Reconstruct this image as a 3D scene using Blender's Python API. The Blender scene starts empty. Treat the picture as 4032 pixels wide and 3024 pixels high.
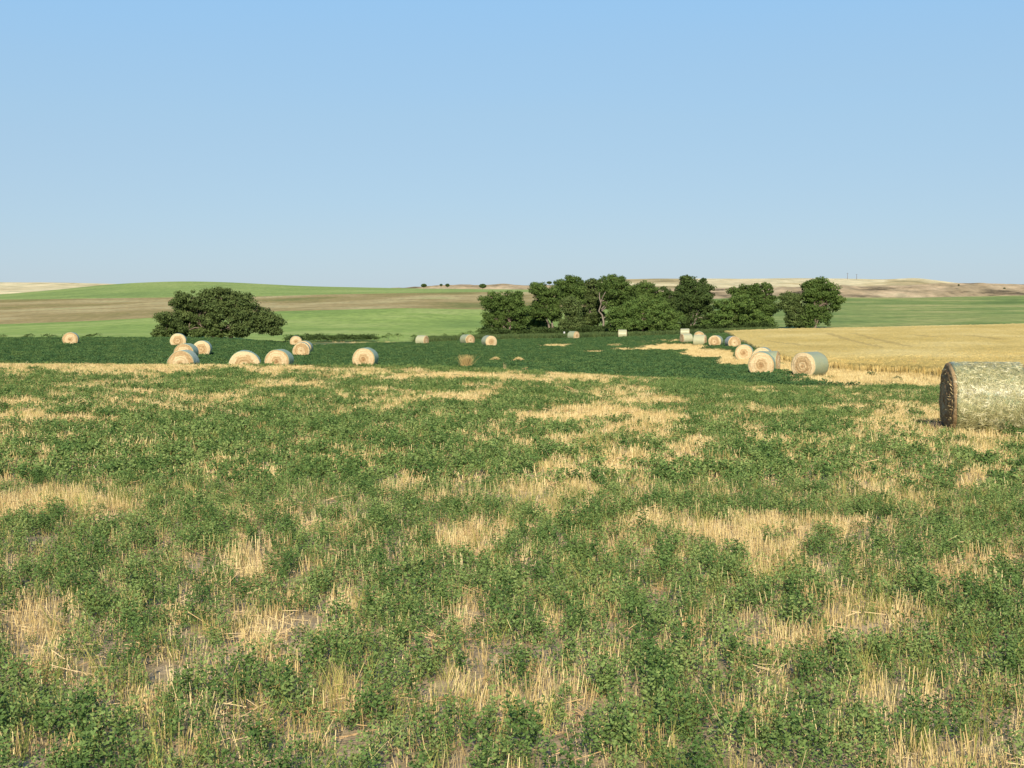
import bpy, math, random
import numpy as np
R = math.radians
rng = np.random.default_rng(7)
random.seed(7)
S = bpy.context.scene
COL = S.collection
CAMZ, FPX, CX, YH = 2.2, 5000.0, 2016.0, 1206.0   # lens as measured from the photograph (source pixels)
SUN_EL, SUN_AZ = 29.0, 1.5                          # low sun behind the camera, a touch to the left

# ------------------------------------------------------------------ helpers
def tag(o, label=None, cat=None, group=None, kind=None):
    if label: o['label'] = label
    if cat: o['category'] = cat
    if group: o['group'] = group
    if kind: o['kind'] = kind
    return o
def empty(name, loc, rz=0.0):
    o = bpy.data.objects.new(name, None); COL.objects.link(o)
    o.location = loc; o.rotation_euler = (0, 0, rz); o.empty_display_size = 0.3
    return o
def mesh_arr(name, V, F, smooth=False):
    """V (n,3), F (m,k) array of equal-sized faces"""
    V = np.asarray(V, dtype=np.float32); F = np.asarray(F, dtype=np.int32)
    me = bpy.data.meshes.new(name)
    k = F.shape[1]
    me.vertices.add(len(V)); me.vertices.foreach_set('co', V.ravel())
    me.loops.add(F.size); me.loops.foreach_set('vertex_index', F.ravel())
    me.polygons.add(len(F))
    me.polygons.foreach_set('loop_start', np.arange(0, F.size, k, dtype=np.int32))
    me.polygons.foreach_set('use_smooth', np.full(len(F), smooth, dtype=bool))
    me.update(calc_edges=True); me.validate()
    return me
def link(name, me, mat=None, parent=None):
    o = bpy.data.objects.new(name, me); COL.objects.link(o)
    if mat and not me.materials: me.materials.append(mat)
    if parent: o.parent = parent
    return o
def sm(x, a, b):
    t = np.clip((np.asarray(x, float) - a) / (b - a), 0, 1); return t * t * (3 - 2 * t)
_perm = np.random.default_rng(3).random((256, 256))
def vnoise(x, y):
    x = np.asarray(x, float); y = np.asarray(y, float)
    xi = np.floor(x).astype(int); yi = np.floor(y).astype(int)
    fx = x - xi; fy = y - yi; fx = fx * fx * (3 - 2 * fx); fy = fy * fy * (3 - 2 * fy)
    g = lambda a, b: _perm[a & 255, b & 255]
    return (g(xi, yi) * (1 - fx) + g(xi + 1, yi) * fx) * (1 - fy) + (g(xi, yi + 1) * (1 - fx) + g(xi + 1, yi + 1) * fx) * fy
def fbm(x, y, o=4, seed=0):
    s = 0; a = 1; t = 0
    x = np.asarray(x, float) + seed * 17.3; y = np.asarray(y, float) + seed * 9.1
    for i in range(o):
        s = s + a * vnoise(x * 2 ** i + 31 * i, y * 2 ** i + 57 * i); t += a; a *= .55
    return s / t

# ------------------------------------------------------------------ materials
def mat(name, rough=.85, spec=.2):
    m = bpy.data.materials.new(name); m.use_nodes = True
    nt = m.node_tree; b = nt.nodes['Principled BSDF']
    b.inputs['Roughness'].default_value = rough; b.inputs['Specular IOR Level'].default_value = spec
    return m, nt, b
def N(nt, t, **k):
    n = nt.nodes.new(t)
    for a, v in k.items(): setattr(n, a, v)
    return n
def noise(nt, scale, detail=4, rough=.6, vec=None, dist=0, mapscale=None, coord='Object'):
    tc = N(nt, 'ShaderNodeTexCoord'); n = N(nt, 'ShaderNodeTexNoise')
    n.inputs['Scale'].default_value = scale; n.inputs['Detail'].default_value = detail
    n.inputs['Roughness'].default_value = rough; n.inputs['Distortion'].default_value = dist
    src = tc.outputs[coord]
    if mapscale:
        mp = N(nt, 'ShaderNodeMapping'); mp.inputs['Scale'].default_value = mapscale
        nt.links.new(src, mp.inputs[0]); src = mp.outputs[0]
    nt.links.new(src, n.inputs['Vector']); return n.outputs['Fac']
def ramp(nt, fac, stops):
    r = N(nt, 'ShaderNodeValToRGB'); e = r.color_ramp.elements
    while len(e) > 1: e.remove(e[-1])
    e[0].position = stops[0][0]; e[0].color = (*stops[0][1], 1)
    for p, c in stops[1:]:
        q = e.new(p); q.color = (*c, 1)
    nt.links.new(fac, r.inputs[0]); return r.outputs[0]
def mix(nt, fac, a, b, mode='MIX'):
    m = N(nt, 'ShaderNodeMix', data_type='RGBA', blend_type=mode)
    for i, v in ((0, fac), (6, a), (7, b)):
        if isinstance(v, (int, float)): m.inputs[i].default_value = v
        elif isinstance(v, tuple): m.inputs[i].default_value = (*v, 1)
        else: nt.links.new(v, m.inputs[i])
    return m.outputs[2]
def mth(nt, op, a, b=0.0, clamp=False):
    m = N(nt, 'ShaderNodeMath', operation=op, use_clamp=clamp)
    for i, v in ((0, a), (1, b)):
        if isinstance(v, (int, float)): m.inputs[i].default_value = v
        else: nt.links.new(v, m.inputs[i])
    return m.outputs[0]
def setc(nt, b, c): nt.links.new(c, b.inputs['Base Color'])
def bump(nt, b, h, st, dist):
    n = N(nt, 'ShaderNodeBump'); n.inputs['Strength'].default_value = st; n.inputs['Distance'].default_value = dist
    nt.links.new(h, n.inputs['Height']); nt.links.new(n.outputs[0], b.inputs['Normal'])

# field ground: soil and litter, tinted by the crop that covers it (attribute = real crop zones)
def field_mat():
    m, nt, b = mat('field_ground')
    a = N(nt, 'ShaderNodeAttribute', attribute_name='straw').outputs['Fac']
    g = N(nt, 'ShaderNodeAttribute', attribute_name='green').outputs['Fac']
    n1 = noise(nt, 9, 6, .7); n2 = noise(nt, 1.3, 5, .65); n3 = noise(nt, 60, 3, .7)
    soil = ramp(nt, n1, [(.3, (.38, .24, .14)), (.5, (.58, .40, .26)), (.7, (.72, .54, .38))])
    fine = ramp(nt, n3, [(.3, (.6, .6, .6)), (.6, (1.1, 1.1, 1.1))])
    soil = mix(nt, 1.0, soil, fine, 'MULTIPLY')
    straw = ramp(nt, n2, [(.3, (.36, .27, .14)), (.55, (.52, .41, .22)), (.75, (.6, .49, .28))])
    gr = ramp(nt, n2, [(.3, (.065, .115, .032)), (.7, (.11, .165, .045))])
    k = mth(nt, 'ADD', a, mth(nt, 'MULTIPLY', mth(nt, 'SUBTRACT', n1, .5), .5), True)
    far = mix(nt, k, gr, straw)
    near = mix(nt, mth(nt, 'MULTIPLY', k, .6), mix(nt, .35, soil, gr), mix(nt, .35, straw, soil))
    setc(nt, b, mix(nt, g, near, far)); bump(nt, b, n1, .6, .06)
    return m
def veg_mat(name, stops, scale, detail=6, ms=(1, .8, 1), fine=None, rough=.9, fs=.35):
    m, nt, b = mat(name, rough, .1)
    c = ramp(nt, noise(nt, scale, detail, .62, dist=.4, mapscale=ms), stops)
    f = noise(nt, fs, 5, .75, mapscale=(1, .5, 1))
    c = mix(nt, 1.0, c, ramp(nt, f, [(.34, (.68, .72, .68)), (.64, (1.2, 1.18, 1.15))]), 'MULTIPLY')
    setc(nt, b, c); bump(nt, b, f, .5, .5)
    return m
def leaf_mat(name, a, c, d, rand=True, scale=.9, trans=.0):
    m, nt, b = mat(name, .75, .12)
    f = noise(nt, scale, 3, .6)
    if rand:
        oi = N(nt, 'ShaderNodeObjectInfo').outputs['Random']
        f = mth(nt, 'ADD', mth(nt, 'MULTIPLY', f, .5), mth(nt, 'MULTIPLY', oi, .5))
    setc(nt, b, ramp(nt, f, [(.28, a), (.5, c), (.72, d)]))
    return m
M = {}
M['field'] = field_mat()
M['alf'] = leaf_mat('alfalfa_leaf', (.068, .128, .034), (.120, .195, .054), (.22, .29, .092), scale=14)
M['alf_dark'] = leaf_mat('alfalfa_dark_leaf', (.044, .100, .035), (.066, .132, .043), (.115, .180, .055), scale=.35)
M['straw'] = leaf_mat('stubble_straw', (.40, .29, .12), (.61, .47, .21), (.78, .64, .34), scale=22)
M['drygrass'] = leaf_mat('dry_grass', (.42, .26, .12), (.58, .40, .20), (.68, .52, .29), scale=18)
M['grass'] = leaf_mat('yellow_grass', (.13, .17, .04), (.26, .28, .07), (.45, .42, .13), scale=12)
M['rankgrass'] = leaf_mat('rank_grass', (.05, .08, .03), (.07, .11, .035), (.11, .15, .05), scale=.6)
M['wheatstalk'] = leaf_mat('wheat_stalk', (.44, .32, .11), (.56, .42, .16), (.66, .51, .22), scale=5)
M['green'] = veg_mat('light_green_field', [(.32, (.19, .28, .07)), (.5, (.27, .365, .09)), (.66, (.37, .43, .14))], .02)
M['uppergreen'] = veg_mat('upper_green_field', [(.3, (.20, .28, .08)), (.5, (.27, .35, .10)), (.7, (.36, .41, .14))], .014)
M['brown'] = veg_mat('brown_rangeland', [(.30, (.19, .20, .06)), (.42, (.29, .24, .09)), (.52, (.38, .29, .13)), (.60, (.48, .40, .20)), (.70, (.32, .34, .12))], .013)
M['pasture'] = veg_mat('pasture', [(.34, (.13, .195, .05)), (.45, (.20, .27, .075)), (.54, (.28, .32, .10)), (.66, (.42, .39, .15))], .020)
M['bluff'] = veg_mat('eroded_bluff', [(.36, (.13, .10, .06)), (.45, (.37, .28, .165)), (.58, (.51, .385, .24)), (.70, (.55, .45, .28))], .020, ms=(1, 1, 3), fs=.06)
M['tan'] = veg_mat('tan_hill', [(.34, (.34, .27, .13)), (.44, (.55, .44, .23)), (.54, (.74, .63, .38)), (.70, (.58, .47, .26))], .006, ms=(1, .5, 1), fs=.03)
def wheat_mat():
    m, nt, b = mat('ripe_wheat', .9, .1)
    c = ramp(nt, noise(nt, .09, 6, .6, mapscale=(1, .45, 1)), [(.30, (.55, .405, .12)), (.5, (.67, .50, .165)), (.66, (.77, .60, .235))])
    f = noise(nt, 2.5, 5, .75)
    c = mix(nt, 1.0, c, ramp(nt, f, [(.3, (.72, .72, .70)), (.7, (1.2, 1.2, 1.2))]), 'MULTIPLY')
    t = N(nt, 'ShaderNodeAttribute', attribute_name='tram').outputs['Fac']
    c = mix(nt, t, c, (.30, .22, .09))
    setc(nt, b, c); bump(nt, b, f, .8, .15); return m
M['wheat'] = wheat_mat()
for nme, cs in (('tree_dark', ((.032, .056, .017), (.056, .090, .026), (.092, .135, .038))),
                ('tree_mid', ((.040, .072, .018), (.072, .118, .028), (.12, .175, .045))),
                ('tree_light', ((.050, .090, .022), (.088, .145, .034), (.145, .205, .055))),
                ('tree_grey', ((.042, .066, .020), (.078, .112, .034), (.13, .17, .056)))):
    M[nme] = leaf_mat(nme, *cs, rand=False, scale=.9)
def bark(name, c0, c1):
    m, nt, b = mat(name, .9, .1); setc(nt, b, ramp(nt, noise(nt, 3, 5, .7, mapscale=(1, 1, .3)), [(.3, c0), (.7, c1)])); return m
M['bark'] = bark('bark', (.11, .085, .065), (.24, .19, .15))
M['palebark'] = bark('pale_bark', (.17, .14, .11), (.30, .26, .21))
M['pole'] = bark('weathered_pole', (.12, .10, .10), (.17, .15, .15))
M['whitepost'] = bark('white_post', (.7, .7, .7), (.8, .8, .8))

def hay_mat(nm, val):
    """cut end: wound layers of hay, ring tones that belong to the hay itself"""
    m, nt, b = mat(nm, .85, .15)
    tc = N(nt, 'ShaderNodeTexCoord'); sp = N(nt, 'ShaderNodeSeparateXYZ'); nt.links.new(tc.outputs['Object'], sp.inputs[0])
    x, z = sp.outputs['X'], mth(nt, 'SUBTRACT', sp.outputs['Z'], .76)
    r = mth(nt, 'SQRT', mth(nt, 'ADD', mth(nt, 'MULTIPLY', x, x), mth(nt, 'MULTIPLY', z, z)))
    th = mth(nt, 'ARCTAN2', z, x)
    oi = N(nt, 'ShaderNodeObjectInfo').outputs['Random']
    n = noise(nt, 2.6, 6, .7)
    q = mth(nt, 'ADD', mth(nt, 'MULTIPLY', r, 27.0), mth(nt, 'ADD', mth(nt, 'MULTIPLY', n, 16.0), th))
    q = mth(nt, 'ADD', q, mth(nt, 'MULTIPLY', oi, 20))
    w = mth(nt, 'ADD', mth(nt, 'MULTIPLY', mth(nt, 'SINE', q), .5), .5)
    # slow tone change with radius
    sl = mth(nt, 'ADD', mth(nt, 'MULTIPLY', mth(nt, 'SINE', mth(nt, 'ADD', mth(nt, 'MULTIPLY', r, 8.5), mth(nt, 'ADD', mth(nt, 'MULTIPLY', oi, 6), mth(nt, 'MULTIPLY', n, 3)))), .5), .5)
    t = mth(nt, 'ADD', mth(nt, 'MULTIPLY', w, .35), mth(nt, 'MULTIPLY', sl, .65))
    c = ramp(nt, t, [(.08, (.40, .27, .13)), (.45, (.56, .41, .22)), (.8, (.68, .54, .32))])
    core = ramp(nt, r, [(.03, (.62, .5, .4)), (.16, (1, 1, 1))]); c = mix(nt, 1., c, core, 'MULTIPLY')
    f = noise(nt, 26, 4, .75)
    wz = mth(nt, 'MULTIPLY', mth(nt, 'SUBTRACT', noise(nt, 1.6, 4, .7, mapscale=(1, 1, .6)), .47), mth(nt, 'ADD', mth(nt, 'MULTIPLY', oi, 4), .6), True)
    c = mix(nt, mth(nt, 'MULTIPLY', wz, .7), c, (.36, .24, .13))
    c = mix(nt, 1., c, ramp(nt, f, [(.3, (.62, .60, .58)), (.62, (1.12, 1.12, 1.12))]), 'MULTIPLY')
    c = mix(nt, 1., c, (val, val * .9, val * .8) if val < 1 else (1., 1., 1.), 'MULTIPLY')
    setc(nt, b, c); bump(nt, b, mth(nt, 'ADD', f, mth(nt, 'MULTIPLY', w, .6)), .8, .03); return m
M['hay'] = hay_mat('baled_hay', 1.0); M['haydark'] = hay_mat('shaded_baled_hay', .62)  # second copy darker: shade on the nearest bale's end put into its colour
def net_mat():
    m, nt, b = mat('net_wrap', .42, .45)
    oc = N(nt, 'ShaderNodeObjectInfo').outputs['Color']
    f = noise(nt, 7, 5, .75, mapscale=(1, 1.6, 1)); g = noise(nt, 40, 3, .7)
    st = ramp(nt, g, [(.3, (.26, .21, .10)), (.65, (.62, .52, .29))])
    k = mth(nt, 'MULTIPLY', mth(nt, 'SUBTRACT', f, .30), 2.2, True)
    c = mix(nt, mth(nt, 'ADD', mth(nt, 'MULTIPLY', k, .55), .10), oc, st)
    setc(nt, b, c); bump(nt, b, mth(nt, 'ADD', f, mth(nt, 'MULTIPLY', g, .5)), .5, .03); return m
M['net'] = net_mat()
def net_big_mat():
    """close bale: thin green net through which the hay shows, shining where stretched"""
    m, nt, b = mat('net_wrap_close', .36, .55)
    n1 = noise(nt, 4, 6, .8, dist=1.5); n2 = noise(nt, 17, 5, .8, dist=2.5); n3 = noise(nt, 3, 3, .6, mapscale=(1, .8, 1))
    hay = ramp(nt, n2, [(.34, (.05, .05, .022)), (.46, (.17, .17, .07)), (.56, (.38, .37, .17)), (.68, (.60, .57, .33))])
    hay = mix(nt, 1., hay, ramp(nt, n1, [(.3, (.72, .70, .60)), (.65, (1.1, 1.1, 1.05))]), 'MULTIPLY')
    tc = N(nt, 'ShaderNodeTexCoord'); sp = N(nt, 'ShaderNodeSeparateXYZ'); nt.links.new(tc.outputs['Object'], sp.inputs[0])
    mesh = mth(nt, 'MULTIPLY', mth(nt, 'ADD', mth(nt, 'SINE', mth(nt, 'MULTIPLY', sp.outputs['Y'], 170.0)), 1.0), .11)
    k = mth(nt, 'MULTIPLY', mth(nt, 'SUBTRACT', n3, .50), 2.2, True)
    c = mix(nt, mth(nt, 'ADD', mth(nt, 'MULTIPLY', mesh, .6), k), hay, (.15, .32, .22))
    setc(nt, b, c); bump(nt, b, mth(nt, 'ADD', n2, n1), .7, .03)
    b.inputs['Coat Weight'].default_value = .7; b.inputs['Coat Roughness'].default_value = .3; return m
M['netbig'] = net_big_mat()
M['palestraw'] = leaf_mat('pale_straw', (.18, .16, .06), (.50, .46, .22), (.84, .78, .50), scale=9, rand=False)
_b = M['palestraw'].node_tree.nodes['Principled BSDF']; _b.inputs['Roughness'].default_value = .38; _b.inputs['Specular IOR Level'].default_value = .6

# ------------------------------------------------------------------ terrain
BALES = [  # px centre, true bottom y, distance, yaw relative to view ray, diameter, net colour key, label
 (280, 1363, 138, 6, 1.62, 't', 'lone round bale at the far left of the dark field, tan end showing'),
 (701, 1365, 138, 3, 1.60, 't', 'round bale standing at the left foot of the wide bushy tree'),
 (732, 1425, 104, 15, 1.62, 't', 'round bale tucked behind the large left crest bale, only its top showing'),
 (720, 1479, 79, 13, 1.64, 'p', 'large round bale with pale blue-green wrap, front one of the stacked-looking pair left'),
 (798, 1408, 121, 7, 1.62, 't', 'round bale with ringed end just right of the overlapping pair on the left'),
 (966, 1493, 76, 2, 1.74, 't', 'low wide bale half sunk behind the crest, only its domed end visible'),
 (1098, 1464, 88, 14, 1.62, 't', 'round bale with teal wrapped right side, just right of the sunken domed bale'),
 (1188, 1411, 123, 4, 1.58, 'g', 'round bale with shaded wrap, behind and right of the two crest bales'),
 (1197, 1395, 134, 8, 1.60, 'g', 'round bale standing directly behind another left of centre, its rim showing over it'),
 (1165, 1371, 178, 0, 1.60, 't', 'distant bale whose top just peeks over the field edge left of centre'),
 (1440, 1456, 93, 11, 1.62, 't', 'solitary round bale with teal wrapped right side and ringed end, left of centre field'),
 (1662, 1361, 190, -58, 1.55, 'w', 'far bale mostly side on, reddish end to the right, before the weedy bank'),
 (1840, 1359, 186, -36, 1.60, 'g', 'far bale with grey-green side and tan end, left one of the pair beside the grove'),
 (1925, 1366, 172, -24, 1.62, 'g', 'far bale with broad tan end, right one of the pair beside the grove'),
 (2258, 1340, 222, -50, 1.58, 'g', 'far bale before the grove, pale side left and tan end to the right'),
 (2451, 1332, 222, -90, 1.58, 'w', 'whitish bale seen exactly side on before the light green bushes of the grove'),
 (2697, 1327, 217, -90, 1.58, 'w', 'pale side-on bale at the back of the cluster, under the tree with the pale trunk'),
 (2753, 1334, 191, 0, 1.60, 't', 'round bale with tan end standing behind a side-on bale in the cluster'),
 (2702, 1362, 187, 65, 1.58, 'w', 'side-on bale with dark reddish left end at the left of the cluster'),
 (2756, 1368, 178, -76, 1.60, 'w', 'side-on pale green bale in front of the cluster, brown end at right'),
 (2818, 1360, 165, 12, 1.62, 'g', 'weathered brown-ended bale right of the cluster, nearest to the tip of the wheat'),
 (2886, 1375, 160, -18, 1.60, 'b', 'bale with shaded blue-grey left side and brown end, beside the wheat edge'),
 (2930, 1419, 122, 4, 1.62, 't', 'round bale facing us between the shaded-side bale and the big ringed bale'),
 (3003, 1439, 107, 6, 1.60, 'g', 'bale hidden behind the big ringed bale, only its arched top showing'),
 (3026, 1463, 97, -78, 1.55, 'g', 'side-on grey-green bale sticking out right behind the big ringed bale'),
 (2997, 1477, 81, 3, 1.60, 't', 'big round bale with strongly ringed pale end, front of the row along the wheat'),
 (3190, 1491, 79, 31, 1.66, 'g', 'angled bale with orange end left and long grey-green side right, by the wheat edge'),
 (3876, 1712, 28.5, 77, 1.66, 'n', 'nearest big round bale at the right edge, green netted side towards us'),
]
_cp = [(b[0], b[1], b[2]) for b in BALES if b[2] > 65] + [
 (0, 1337, 165), (400, 1336, 170), (900, 1338, 180), (1300, 1345, 200), (1600, 1347, 215), (2000, 1332, 240), (2400, 1322, 240),
 (2700, 1317, 240), (2860, 1309, 240), (3300, 1302, 240), (4032, 1285, 240), (3300, 1370, 150), (4032, 1370, 140),
 (3700, 1482, 75), (4032, 1485, 72), (0, 1480, 78), (0, 1385, 120), (400, 1480, 78), (2000, 1500, 75), (2500, 1495, 77), (2000, 1420, 115), (2400, 1425, 112)]
def _q(px, d): return np.stack([np.asarray(px, float) / 600.0, 3.0 * np.log(np.asarray(d, float) / 100.0)], -1)
_P = np.array([(a, d) for a, y, d in _cp], float); _Z = np.array([CAMZ - (y - YH) / FPX * d for a, y, d in _cp])
def _U(r2): return .5 * r2 * np.log(r2 + 1e-9)
_Q = _q(_P[:, 0], _P[:, 1]); _n = len(_Q)
_K = _U(((_Q[:, None] - _Q[None]) ** 2).sum(-1)) + np.eye(_n) * .12
_A = np.zeros((_n + 3, _n + 3)); _A[:_n, :_n] = _K; _A[:_n, _n] = 1; _A[:_n, _n + 1:] = _Q; _A[_n, :_n] = 1; _A[_n + 1:, :_n] = _Q.T
_W = np.linalg.solve(_A, np.concatenate([_Z, [0, 0, 0]]))
def farZ(px, d):
    px = np.clip(px, -300, 4400); d = np.clip(d, 60, 400); q = _q(px, d)
    out = np.full(px.shape, _W[_n]) + q[..., 0] * _W[_n + 1] + q[..., 1] * _W[_n + 2]
    for i in range(_n): out = out + _W[i] * _U(((q - _Q[i]) ** 2).sum(-1))
    return out
def curve(pts, w=70):
    """smoothed polyline over px"""
    xs = np.arange(-2500, 6600, 20.0); ys = np.interp(xs, [p[0] for p in pts], [p[1] for p in pts])
    k = np.exp(-(np.arange(-15, 16) * 20.0 / w) ** 2); k /= k.sum()
    ye = np.convolve(np.pad(ys, 15, mode='edge'), k, 'valid')
    return lambda p: np.interp(p, xs, ye)
c30 = curve([(0, -.30), (2000, -.46), (3900, -.72)], 300)
c62 = curve([(-400, -.52), (0, -.60), (735, -.70), (1435, -.78), (1900, -.95), (2600, -1.35), (2850, -1.65), (3150, -1.9), (4032, -1.75)], 150)
dE = curve([(0, 165), (400, 170), (900, 180), (1300, 200), (1600, 215), (2000, 240), (6000, 240)], 120)
y1 = curve([(-600, 1283), (0, 1277), (400, 1262), (1100, 1225), (1600, 1213), (1900, 1219), (2300, 1210), (2750, 1178), (3000, 1170), (3600, 1172), (4032, 1163), (4700, 1160)])
d1 = curve([(0, 450), (2200, 470), (2900, 700), (6000, 700)], 200)
y2 = curve([(-600, 1186), (0, 1180), (680, 1171), (1000, 1168), (1300, 1159), (1600, 1154), (1900, 1150), (2400, 1150)])
y3 = curve([(-600, 1185), (0, 1160), (200, 1143), (435, 1119), (600, 1110), (750, 1107), (900, 1111), (1200, 1127), (1500, 1133), (1700, 1137), (2100, 1140), (2500, 1150)], 90)
def pxof(X, Y): return CX + FPX * X / np.maximum(Y, 5.0)
def groundZ(X, Y):
    X = np.asarray(X, float); Y = np.asarray(Y, float)
    px = np.clip(pxof(X, Y), -1600, 5600); d = np.maximum(Y, 0)
    a30, a62 = c30(px), c62(px)
    k = (a62 / 62 - a30 / 30) / 32; l = a30 / 30 - 30 * k
    zn = l * d + k * d * d
    zf = farZ(px, np.maximum(d, 62))
    e = dE(px); ze = farZ(px, e)
    zfield = np.where(d <= e, zf, ze)
    z = zn * (1 - sm(d, 59, 71)) + zfield * sm(d, 59, 71)
    z = np.where(d < 59, zn, z)
    Z1 = CAMZ - (y1(px) - YH) / FPX * d1(px)
    # beyond the edge: rise to the top of the first slope
    t = np.clip((d - e) / (d1(px) - e), 0, 1)
    yy = (1 - t)
    zb = ze * (1 - t) + Z1 * t - 1.2 * np.sin(np.pi * t) ** 2 * np.where(px < 2400, 1, .6)
    Z2 = CAMZ - (y2(px) - YH) / FPX * 760; t2 = np.clip((d - d1(px)) / (760 - d1(px)), 0, 1)
    zb = np.where(d > d1(px), Z1 * (1 - t2) + Z2 * t2 - .8 * np.sin(np.pi * t2), zb)
    z = np.where(d > e, zb, z)
    bumpn = (fbm(X * .9, Y * .9, 3, 5) - .5) * .07 + (fbm(X * .12, Y * .12, 2, 8) - .5) * .16
    return z + bumpn * sm(d, -40, 6) * (1 - sm(d, 150, 260) * .6)
def gz(px, d):
    return float(groundZ(np.array([(px - CX) / FPX * d]), np.array([float(d)]))[0])
def at(px, d, dz=0.0): return ((px - CX) / FPX * d, d, gz(px, d) + dz)

# straw patches: (px, y, rx, ry, weight) measured on the field, kept as ground positions
PATCH2212 = [
 (230, 797, 360, 18, 1), (620, 803, 220, 12, .7), (900, 816, 260, 12, .8), (1150, 820, 330, 12, .9), (420, 862, 260, 9, .5), (760, 855, 120, 8, .6), (1700, 845, 200, 8, .5), (720, 945, 140, 6, .4), (1640, 905, 120, 6, .4), (1380, 818, 130, 12, .8), (60, 880, 70, 12, .9), (130, 912, 240, 11, .85),
 (620, 838, 110, 12, .8), (270, 838, 120, 7, .5), (960, 866, 120, 15, .9), (1080, 843, 150, 6, .7), (1380, 870, 90, 22, .75), (1260, 905, 170, 22, .9), (1420, 925, 90, 25, .7),
 (1180, 918, 90, 8, .7), (870, 925, 60, 10, .7), (1490, 965, 60, 18, .7), (1390, 1005, 110, 35, .6), (1220, 1040, 90, 40, .55), (1140, 1090, 70, 40, .5), (1480, 985, 90, 10, .6), (190, 1000, 50, 7, .8),
 (130, 1095, 170, 30, .8), (40, 1118, 60, 12, .6), (320, 1115, 40, 12, .5), (650, 1105, 130, 9, .7), (520, 1117, 50, 8, .7), (920, 1055, 90, 10, .5), (700, 1165, 70, 10, .4),
 (510, 1225, 75, 55, .8), (1080, 1190, 60, 45, .75), (1240, 1140, 60, 22, .6), (1560, 1165, 150, 32, .95), (1740, 1160, 150, 26, .95), (1640, 1225, 60, 30, .8), (1400, 1150, 60, 30, .6), (2000, 1030, 230, 12, .65), (2140, 1050, 80, 14, .6),
 (510, 1385, 140, 42, .85), (780, 1315, 90, 32, .75), (590, 1420, 70, 40, .55), (1040, 1340, 45, 60, .6), (60, 1345, 75, 60, .9), (20, 1440, 40, 60, .7), (110, 1490, 45, 28, .9), (230, 1530, 90, 28, .9), (340, 1490, 70, 22, .7),
 (1795, 1400, 62, 85, .8), (1090, 1545, 140, 50, .7), (540, 1570, 80, 40, .9), (780, 1540, 95, 35, .95), (790, 1610, 50, 40, .7), (1640, 1535, 70, 40, .75), (1975, 1585, 75, 35, .9), (1560, 1420, 55, 25, .5), (1460, 1620, 90, 40, .55),
 (2020, 1330, 50, 26, .6), (2150, 1245, 65, 50, .75), (1900, 885, 130, 13, .8), (1960, 910, 160, 18, .6), (1900, 860, 160, 10, .5), (2120, 965, 130, 18, .8), (1870, 960, 60, 14, .6), (2000, 975, 70, 12, .6),
 (1360, 1450, 45, 60, .45), (980, 1460, 45, 12, .4), (1960, 1120, 60, 12, .4), (2150, 1125, 60, 10, .35), (830, 1180, 60, 30, .3), (1480, 1010, 200, 9, .5), (960, 1500, 40, 20, .5), (1230, 1500, 60, 25, .5), (2010, 930, 260, 70, .48), (2050, 820, 220, 22, .7), (1820, 800, 160, 12, .5), (1330, 860, 110, 40, .42), (1330, 930, 150, 50, .45), (1300, 1010, 170, 50, .42), (1180, 1100, 140, 60, .34), (300, 880, 300, 30, .38), (800, 870, 300, 30, .34), (1700, 1180, 260, 50, .45), (600, 1400, 200, 60, .4), (1900, 1300, 200, 80, .3)]
FARPATCH = [  # source px, beyond the crest
 (2190, 1365, 85, 7, .9), (2100, 1385, 70, 4, .5), (2330, 1390, 60, 5, .8), (2500, 1380, 130, 8, .8), (2420, 1365, 60, 7, .7), (2560, 1350, 100, 7, .6), (2660, 1372, 170, 18, .85), (2790, 1398, 130, 24, .92), (2560, 1335, 120, 4, .5), (2400, 1345, 60, 4, .6),
 (2900, 1430, 110, 24, .92), (3100, 1455, 180, 26, .9), (3330, 1470, 260, 22, .9), (3650, 1480, 300, 18, .75), (1950, 1425, 22, 4, .7), (2040, 1427, 18, 3, .7), (1230, 1385, 50, 4, .4), (1600, 1385, 80, 4, .5), (1750, 1362, 60, 4, .6), (110, 1345, 110, 6, .55), (150, 1365, 90, 5, .35), (560, 1362, 50, 3, .5),
 (1420, 1350, 260, 3, .25), (2300, 1342, 500, 6, .4), (3190, 1490, 200, 18, .6), (2640, 1345, 60, 9, .7), (3060, 1420, 70, 20, .8), (3650, 1505, 600, 42, .85), (3050, 1480, 150, 16, .45), (800, 1352, 500, 3, .3), (330, 1375, 180, 3, .4), (1300, 1400, 120, 3, .4), (2200, 1450, 160, 4, .35), (1500, 1425, 100, 3, .3), (2760, 1440, 60, 5, .4)]
PT = [(a * 1.8228, b * 1.8228, c * 1.8228, e * 1.8228, w) for a, b, c, e, w in PATCH2212]
def patchy(L, X, Y, Z):
    d = np.maximum(Y, 1.5); px = CX + FPX * X / d; y = YH + FPX * (CAMZ - Z) / d; k = 1.8228; s = np.zeros_like(X)
    w1 = (fbm(X * 1.4, Y * .8, 3, 4) - .5) * 160; w2 = (fbm(X * 1.4, Y * .8, 3, 6) - .5) * 90
    for a, b, c, e, w in L: s = np.maximum(s, w * (1 - sm(np.sqrt(((px + w1 - a * k) / (c * k)) ** 2 + ((y + w2 - b * k) / (e * k)) ** 2), .4, 1.2)))
    return s
SOILP = [(115, 1490, 50, 32, 1), (215, 1530, 100, 26, 1), (350, 1490, 80, 22, .9), (500, 1555, 60, 30, .6), (960, 1530, 40, 18, .8), (1490, 1590, 50, 25, .5), (280, 1400, 25, 30, .5), (30, 1370, 60, 50, .4), (1600, 1530, 40, 18, .6), (1150, 1080, 35, 20, .5), (2090, 1030, 50, 12, .6)]
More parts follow.
